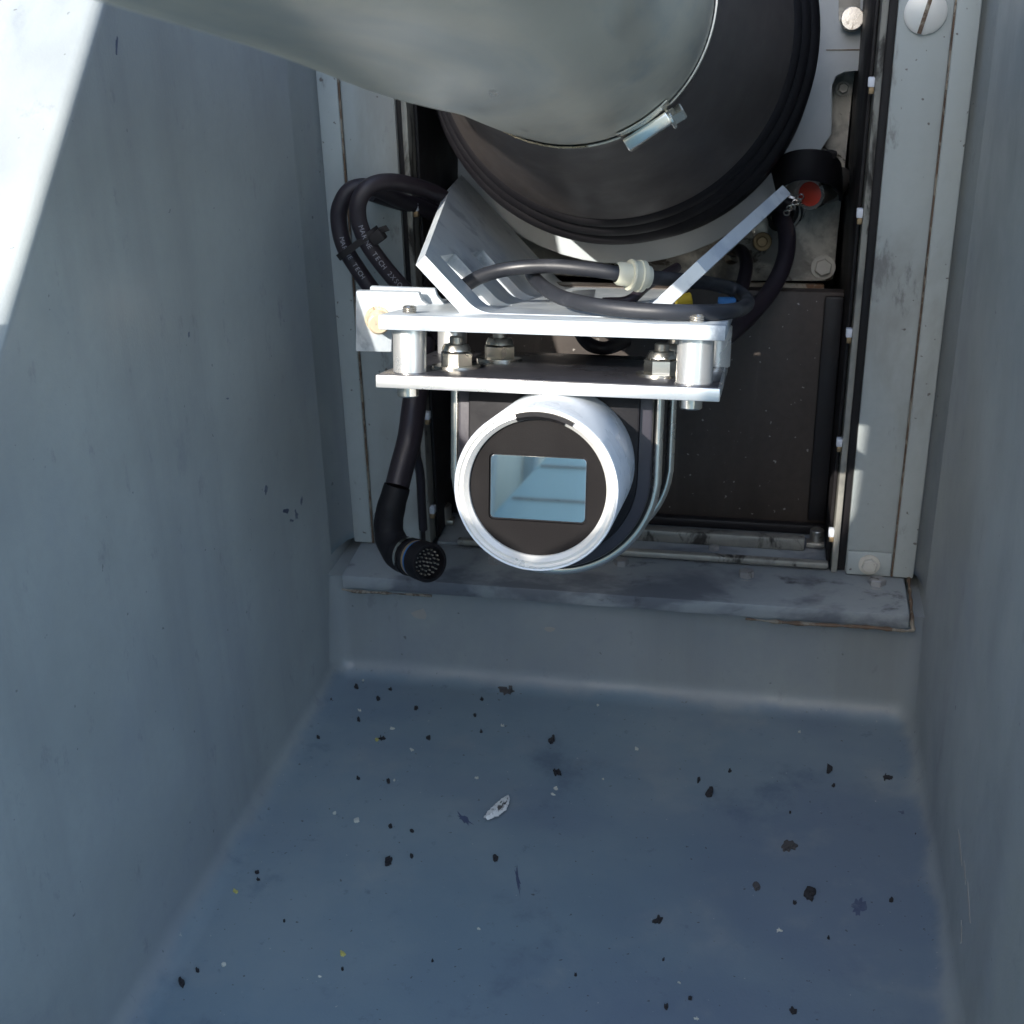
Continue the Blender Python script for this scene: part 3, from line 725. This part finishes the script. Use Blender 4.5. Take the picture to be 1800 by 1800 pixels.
pa = ptsY([(800, 400, .945), (755, 372, .92), (700, 350, .89), (655, 330, .868), (618, 333, .860), (598, 362, .857), (596, 395, .857), (606, 435, .857), (630, 475, .858), (660, 516, .860), (700, 560, .87), (740, 620, .875)])
TB2.part('jacket', tube(pa, .0059, 20), 'cable')
TB2.part('lettering', lettering(pa[6:], .0059, 'MARINE TECH', .0045, .008, 0), 'print', sm=0)
# dark third cable behind them
solo('power_cable', tube(ptsY([(655, 338, .885), (700, 352, .90), (760, 368, .93), (790, 372, .95)]), .0068, 18), 'cable', 'short black cable end tucked behind the two looped cables', 'cable')
# cable tie
tie = bmesh.new()
ta, tb_ = P(602, 448, Y=.85), P(652, 411, Y=.842)
mid = (ta + tb_) / 2; ax = (tb_ - ta).normalized(); yy = Vector((0, 1, 0)); ax = (ax - yy * ax.y).normalized(); nz = ax.cross(yy)
ring = []
hw = (tb_ - ta).length / 2
for i in range(40):
    t = 2 * math.pi * i / 40
    ring.append((math.copysign(abs(math.cos(t)) ** .6, math.cos(t)) * (hw + .0015), math.copysign(abs(math.sin(t)) ** .8, math.sin(t)) * .0078))
tb = bmesh.new(); lo = []
for sx in (-.0024, .0024):
    for k in (1.0, 1.08):
        lo.append([tb.verts.new(mid + yy * .004 + ax * (x * k) + yy * (y * k) + nz * sx) for x, y in ring])
for a_, c_ in ((0, 1), (1, 3), (3, 2), (2, 0)):
    for i in range(40): tb.faces.new((lo[a_][i], lo[a_][(i + 1) % 40], lo[c_][(i + 1) % 40], lo[c_][i]))
bmesh.ops.recalc_face_normals(tb, faces=tb.faces)
TT = Thing('cable_tie', 'black plastic tie round the two looped cables, its head sticking out', 'cable tie', mid)
TT.part('strap', tb, 'black')
hb = box(-.0045, .0055, -.004, .004, -.0042, .0042, .0012); orient(hb, P(663, 417, Y=.843), ax, yy, nz)
TT.part('tie_head', hb, 'black')
tl = box(0, .006, -.0007, .0007, -.0022, .0022, .0003); orient(tl, P(668, 405, Y=.842), (ax + nz * -.3).normalized(), yy, nz)
TT.part('tail', tl, 'black')

# hanging cable with open connector
TK = Thing('connector_cable', 'thick black cable hanging left of the camera with an open multi-pin plug', 'cable', P(700, 900, Y=.80))
pk = ptsY([(745, 600, .86), (735, 660, .84), (727, 720, .825), (720, 770, .81), (708, 815, .80), (698, 855, .79), (688, 890, .785), (683, 920, .782), (687, 948, .777), (703, 972, .768), (722, 982, .758)])
TK.part('jacket', tube(pk[:6], [.0088, .0088, .0088, .0087, .0086, .0085], 20), 'cable')
TK.part('heat_shrink_boot', tube(pk[5:], [.0093, .0100, .0104, .0108, .0118, .0122], 22, rough=.05), 'ring')
cp = P(706, 972, Y=.768); ce = P(756, 990, Y=.742); cd = (ce - cp).normalized(); cl_ = (ce - cp).length
cn = TK.part('plug_shell', lathe([(.0100, -.002), (.0122, 0), (.0126, cl_ * .22), (.0118, cl_ * .24), (.0118, cl_ * .4), (.0132, cl_ * .42), (.0132, cl_ * .5), (.0122, cl_ * .52), (.0122, cl_ * .66), (.0136, cl_ * .68), (.0136, cl_ * .97), (.0130, cl_), (.0112, cl_), (.0110, cl_ * .9), (.0110, cl_ * .85), (0, cl_ * .85)], cp, cd, 48), 'ring')
TK.part('silver_ring', lathe([(.0127, cl_ * .25), (.0129, cl_ * .25), (.0129, cl_ * .33), (.0127, cl_ * .33)], cp, cd, 48, close=True), 'zinc', cn)
TK.part('silver_ring', lathe([(.0124, cl_ * .54), (.0128, cl_ * .54), (.0128, cl_ * .60), (.0124, cl_ * .60)], cp, cd, 48, close=True), 'brass', cn)
TK.part('blue_ring', lathe([(.0124, cl_ * .62), (.0131, cl_ * .62), (.0131, cl_ * .67), (.0124, cl_ * .67)], cp, cd, 48, close=True), 'blue', cn)
pins = bmesh.new(); fx, fy, _ = frame_of(cd)
for rr, k in ((0, 1), (.0030, 6), (.0060, 12), (.0088, 17)):
    for i in range(k):
        a = 2 * math.pi * i / k + rr * 200
        cyl(cp + cd * (cl_ * .855) + (fx * math.cos(a) + fy * math.sin(a)) * rr, cd, .00055, .0028, 8, .0002, pins)
ps = TK.part('pin', pins, 'stainless', cn); ps['kind'] = 'stuff'
solo('thin_cable', tube(ptsY([(728, 790, .86), (738, 830, .868), (741, 880, .875), (744, 930, .88)]), .0035, 12), 'cable', 'thin black lead hanging beside the rubber curtain above the plug', 'cable')

# hose loop over the bracket
def ptsG(lst): return [G(x, y, v=v) for x, y, v in lst]
TH_ = Thing('hose_loop', 'charcoal hose looping across the bracket with a cream coupling', 'hose', G(1100, 540, v=.78), ML)
ph = ptsG([(812, 505, .775), (850, 484, .77), (905, 471, .765), (970, 468, .765), (1040, 474, .765), (1110, 484, .77), (1170, 490, .79), (1235, 496, .82), (1288, 508, .84), (1312, 526, .825), (1308, 540, .77), (1275, 548, .722), (1190, 549, .702), (1110, 545, .702), (1040, 536, .712), (985, 522, .735), (950, 500, .765), (934, 478, .81), (950, 470, .90)])
TH_.part('hose', tube(ph, .0044, 18), 'hose')
ca, cb = ph[4].lerp(ph[5], .68), ph[5].lerp(ph[6], .38); cd = (cb - ca).normalized(); cl2 = (cb - ca).length
cpz = [(.0044, -.002), (.0056, 0), (.0058, cl2 * .34), (.0074, cl2 * .36), (.0076, cl2 * .42), (.0072, cl2 * .46), (.0072, cl2 * .66), (.0078, cl2 * .68), (.0076, cl2 * .84), (.0056, cl2 * .86), (.0054, cl2 * 1.05), (.0044, cl2 * 1.06)]
TH_.part('coupling', lathe([(r_ * 1.24, h * 1.1) for r_, h in cpz], ca, cd, 40), 'cream')
# cables right of the mount
TR = Thing('sensor_cable', 'thick black cable curving down from its plug on the steel plate', 'cable', G(1380, 450, v=.97), ML)
pr_ = ptsG([(1372, 382, 1.03), (1383, 410, 1.005), (1380, 455, .985), (1358, 505, .96), (1322, 550, .93), (1285, 585, .90), (1250, 612, .88), (1200, 640, .87)])
TR.part('jacket', tube(pr_, [.0068, .0066, .0064, .0064, .0064, .0064, .0064, .0064], 20), 'cable')
TR.part('gland', lathe([(.0118, 0), (.0118, .010), (.0095, .011), (.0095, .018), (.0080, .024), (.0068, .034)], G(1378, 372, v=1.055), (-.15, -1, -.25), 32), 'black')
TR.part('collar', lathe([(.0135, 0), (.0140, .002), (.0140, .007), (.0125, .008)], G(1382, 370, v=1.060), (-.15, -1, -.25), 36), 'stainless')
T5 = Thing('small_cable', 'thin black cable dropping behind the right arm of the bracket', 'cable', G(1305, 470, v=1.0), ML)
T5.part('jacket', tube(ptsG([(1285, 440, 1.05), (1303, 442, 1.03), (1312, 465, 1.01), (1304, 505, .99), (1290, 540, .97), (1270, 580, .95)]), .0052, 16), 'cable')
T5.part('collar', cyl(G(1285, 452, v=1.06), (.3, -1, .2), .0062, .014, 24), 'stainless')
solo('small_cable', tube(ptsG([(1190, 470, .90), (1140, 500, .86), (1105, 528, .84), (1060, 532, .84)]), .0034, 12), 'cable', 'thin black lead lying on the bracket below the cream coupling', 'cable', ML)
# yellow and blue marker sleeves
solo('marker_band', cyl(G(1187, 531, v=.86), (1, .2, .25), .0042, .011, 20), 'yellow', 'yellow marker band behind the right arm of the bracket', 'marker band', ML)
solo('marker_band', cyl(G(1250, 498, v=.90), (1, .1, -.35), .0040, .009, 20), 'blue', 'blue marker band above the end of the hose loop', 'marker band', ML)
solo('marker_band', cyl(G(1262, 531, v=.88), (1, 0, 0), .0036, .012, 20), 'blue', 'blue marker band inside the hose loop', 'marker band', ML)
# rear light cables coming up between the plates
solo('small_cable', tube(ptsG([(1010, 560, .86), (1030, 600, .84), (1062, 612, .83), (1100, 600, .85)]), .0045, 12), 'cable', 'black lead squeezed between the two plates of the mount', 'cable', ML)
# capped connector with red cap
ck = G(1458, 327, v=1.050); cf = G(1423, 341, v=1.015); cd = (cf - ck).normalized(); cl3 = (cf - ck).length
TX = Thing('capped_socket', 'round metal socket with a red cap on the steel plate', 'socket', ck, ML)
TX.part('barrel', lathe([(.0120, -.02), (.0120, 0), (.0124, .001), (.0124, .005), (.0110, .006), (.0110, cl3 - .010), (.0122, cl3 - .009), (.0122, cl3 - .002), (.0115, cl3), (.0092, cl3), (.0090, cl3 - .002)], ck, cd, 48), 'stainless')
TX.part('red_cap', lathe([(.0091, cl3 - .003), (.0091, cl3 - .0012), (.0075, cl3 - .0006), (0, cl3 - .0003)], ck, cd, 40), 'red')
# chain links of the cap
chn = bmesh.new()
for i in range(6):
    q = G(1408 - i * 5, 346 + i * 5 + (i % 2) * 3, v=1.012)
    a = i * 1.3
    tube([q + Vector((math.cos(t) * .0022, math.sin(t) * .0015 * math.sin(a), math.sin(t) * .0018)) for t in [2 * math.pi * k / 8 for k in range(9)]], .0006, 6, chn, sub=2, cap=False)
TX.part('chain', chn, 'stainless')
# black P-clip strap
st = bmesh.new()
pth = cat(ptsG([(1362, 318, 1.015), (1378, 300, .995), (1400, 291, .985), (1430, 290, .985), (1455, 296, .995), (1474, 312, 1.015), (1478, 332, 1.04)]), 8)
rw = []
for i, p in enumerate(pth):
    d = (pth[min(i + 1, len(pth) - 1)] - pth[max(i - 1, 0)]).normalized()
    upv = Vector((-.10, -.25, .96)); upv = (upv - d * upv.dot(d)).normalized(); nn = d.cross(upv)
    hwid = .0095 + .0016 * math.sin(math.pi * i / len(pth))
    rw.append([st.verts.new(p + upv * a_ * hwid + nn * c_ * .0014) for a_, c_ in ((1, 1), (1, -1), (-1, -1), (-1, 1))])
for p, q in zip(rw, rw[1:]):
    for k in range(4): st.faces.new((p[k], p[(k + 1) % 4], q[(k + 1) % 4], q[k]))
st.faces.new(rw[0][::-1]); st.faces.new(rw[-1]); bmesh.ops.recalc_face_normals(st, faces=st.faces)
bev(st, .0006, 2, 50)
TY = Thing('rubber_strap', 'wide black strap curved over the red-capped socket', 'strap', G(1420, 290, v=1.0), ML)
TY.part('band', st, 'ring', sm=40)
TY.part('strap_screw', hexhead(G(1460, 276, v=1.0), (.2, -.3, 1), .0045, .0045), 'black')

# ================================================================== LITTER ON THE TROUGH FLOOR
G1 = 'dark dirt crumbs on the trough floor'; G2 = 'pale paint chips on the trough floor'
LD = 'tiny dark crumb of dirt lying on the blue-grey trough floor'
darks = [(548, 1258, 9, 7, 0, 'b'), (543, 1271, 6, 5, 0, 'b'), (582, 1233, 4, 3, 0, 'b'), (626, 1208, 5, 4, .4, 'd'), (665, 1229, 4, 4, 0, 'd'), (686, 1212, 4, 2, 0, 'd'), (731, 1246, 4, 4, 0, 'd'), (630, 1265, 3, 5, 0, 'd'), (560, 1297, 4, 3, 0, 'd'), (672, 1299, 8, 2, 0, 'd'), (753, 1298, 5, 4, 0, 'd'), (847, 1230, 4, 3, 0, 'd'), (835, 1258, 4, 3, 0, 'd'), (846, 1287, 3, 2, 0, 'd'),
         (630, 1369, 4, 2.5, 0, 'd'), (683, 1374, 3.5, 5, 0, 'd'), (686, 1453, 4.5, 4, 0, 'd'), (724, 1461, 5, 3, .3, 'd'), (871, 1510, 6, 7, 0, 'd'), (452, 1534, 6, 3, 0, 'd'), (454, 1547, 4, 2, 0, 'd'), (724, 1506, 4, 4, 0, 'd'), (1283, 1356, 4, 3, 0, 'd'), (1560, 1367, 11, 4, .2, 'd'), (1329, 1558, 12, 7, .5, 'b'), (1213, 1755, 5, 4, 0, 'd'), (1171, 1771, 4, 6, 0, 'd'), (1567, 1583, 5, 5, 0, 'd'), (1637, 1565, 4, 3, 0, 'd'), (1465, 1382, 4, 3, 0, 'd'), (1389, 1429, 2, 2, 0, 'd'), (348, 1707, 4, 4, 0, 'd'), (1397, 1588, 4, 3, 0, 'd'), (1609, 1468, 3, 2, 0, 'd'), (1228, 1372, 3, 6, .3, 'd'), (602, 1705, 3, 2, 0, 'd'), (760, 1690, 2.5, 2, 0, 'd'), (1012, 1715, 3, 2, 0, 'd'), (1456, 1650, 3, 2, 0, 'd'), (1166, 1688, 2, 2, 0, 'd'), (500, 1620, 2, 2, 0, 'd')]
def lump(px, py, rx, ry, rot, th, seed, jag=.35):
    b = blob(px, py, rx * .75, ry * .75, rot, onfloor, 14, jag * .8, th, seed)
    rnd = random.Random(seed + 500)
    for k in range(2):      # crumbs are heaps of a few grains
        join(b, blob(px + rnd.uniform(-.5, .5) * rx, py + rnd.uniform(-.5, .5) * ry, rx * .45, ry * .45, rnd.random() * 3, onfloor, 9, .3, th * (1.6 + k * .5), seed + 7 * k))
    return b
for i, (x, y, rx, ry, a, k) in enumerate(darks):
    solo('dirt_crumb', lump(x, y, rx, ry, a, .0009, 20 + i), 'dirt' if k == 'd' else 'browndirt', (LD if k == 'd' or x > 1000 else 'small brown crumb in the left corner where the wall fillet meets the floor'), 'dirt', group=(G1 if k == 'd' or x > 1000 else 'brown crumbs in the left floor corner'), sm=0)
for i, (x, y, rx, ry, a, mt, lab) in enumerate([
    (890, 1216, 15, 7, .1, 'browndirt', 'brown smear of dirt at the foot of the step, below the camera'),
    (1387, 1487, 18, 10, .35, 'browndirt', 'large flat brown dirt patch right of the feather'),
    (1423, 1573, 12, 13, .3, 'dirt', 'largest dark ragged clump of dirt at lower right'),
    (1246, 1396, 9, 8, .2, 'dirt', 'square dark brown flake right of the feather'),
    (1458, 1353, 6, 9, -.3, 'dirt', 'dark curled flake near the right wall fillet'),
    (970, 1303, 7, 5, -.3, 'dirt', 'round black crumb above and right of the feather'),
    (980, 1359, 9, 4, .4, 'dirt', 'slanted black sliver just above the feather tip'),
    (683, 1517, 10, 6, -.7, 'dirt', 'black speckled clump left of and below the feather'),
    (1155, 1620, 12, 4, -.4, 'dirt', 'narrow black splinter lying alone below the feather to the right'),
    (1395, 1780, 9, 5, .2, 'dirt', 'black crumb with a pale spot at the bottom right of the floor'),
    (319, 1729, 5, 9, -.2, 'dirt', 'black crumb on the left fillet near the bottom corner')]):
    solo('dirt_clump', lump(x, y, rx, ry, a, .0016, 70 + i, .5), mt, lab, 'dirt', sm=0)
for i, (x, y, rx, ry, a, mt, lab) in enumerate([
    (415, 1568, 6, 3, .1, 'ychip', 'yellow curled chip near the left wall fillet'),
    (603, 1678, 6, 5, .6, 'ychip', 'square yellow chip near the bottom of the floor'),
    (394, 1696, 5, 3.5, -.3, 'chip', 'white chip nearest the bottom left corner of the floor'),
    (627, 1442, 6, 5, .5, 'chip', 'white crumpled chip left of the feather'),
    (663, 1301, 3, 4, .5, 'ychip', 'tiny yellow chip beside a short black stick')]):
    solo('paint_chip', lump(x, y, rx, ry, a, .0008, 90 + i), mt, lab, 'paint chip', sm=0)
for i, (x, y, rx, ry) in enumerate([(588, 1430, 4, 2.5), (838, 1368, 4.5, 2), (724, 1318, 5, 2), (978, 1387, 5, 3), (972, 1397, 5, 1.5), (883, 1276, 4, 1.5), (1051, 1240, 3, 1.5), (1119, 1317, 4, 3), (1405, 1287, 3, 1.8), (690, 1281, 5, 2), (632, 1249, 4, 1.5), (1060, 1370, 2.5, 1.2), (693, 1372, 2.5, 1.5), (1371, 1636, 7, 2), (842, 1633, 4, 1.5), (562, 1717, 4, 1.5), (1224, 1791, 6, 1.5), (1194, 1728, 4, 1.2), (638, 1196, 4, 1.5), (817, 1193, 5, 1.5)]):
    solo('paint_chip', lump(x, y, rx, ry, .2 * (i % 3), .0005, 120 + i), 'chip', 'tiny pale fleck of paint lying on the blue-grey trough floor', 'paint chip', group=G2, sm=0)
# feather
b = bmesh.new(); rows = []
a0, a1 = P(854, 1443, Z=ZF + .001), P(894, 1404, Z=ZF + .001)
dd = a1 - a0; sd_ = Vector((-dd.y, dd.x, 0)).normalized()
N = 26
for i in range(N + 1):
    t = i / N; c = a0 + dd * t - sd_ * .0022 * math.sin(math.pi * t) * 1.0
    wl = .0052 * math.sin(math.pi * min(1, t * .9 + .06)) ** .7 * (1 + .3 * noise.noise(Vector((t * 14, 0, 0))))
    wr = .0036 * math.sin(math.pi * min(1, t * .9 + .06)) ** .7 * (1 + .5 * noise.noise(Vector((t * 17, 5, 0))))
    h = .0012
    rows.append([b.verts.new(c + sd_ * wl + Vector((0, 0, .0024))), b.verts.new(c + Vector((0, 0, .0036))), b.verts.new(c - sd_ * wr + Vector((0, 0, .0014))),
                 b.verts.new(c - sd_ * wr + Vector((0, 0, .0010))), b.verts.new(c + Vector((0, 0, .0028))), b.verts.new(c + sd_ * wl + Vector((0, 0, .0018)))])
for p, q in zip(rows, rows[1:]):
    for k in range(6): b.faces.new((p[k], p[(k + 1) % 6], q[(k + 1) % 6], q[k]))
b.faces.new(rows[0][::-1]); b.faces.new(rows[-1])
bmesh.ops.recalc_face_normals(b, faces=b.faces)
TF = Thing('feather', 'small curled white and dark feather lying on the trough floor', 'feather', a0)
TF.part('vane', b, 'feather')
TF.part('tip_tuft', cyl(P(884, 1413, Z=ZF + .003), (0, 0, 1), .0022, .0012, 12, .0004), 'dirt')
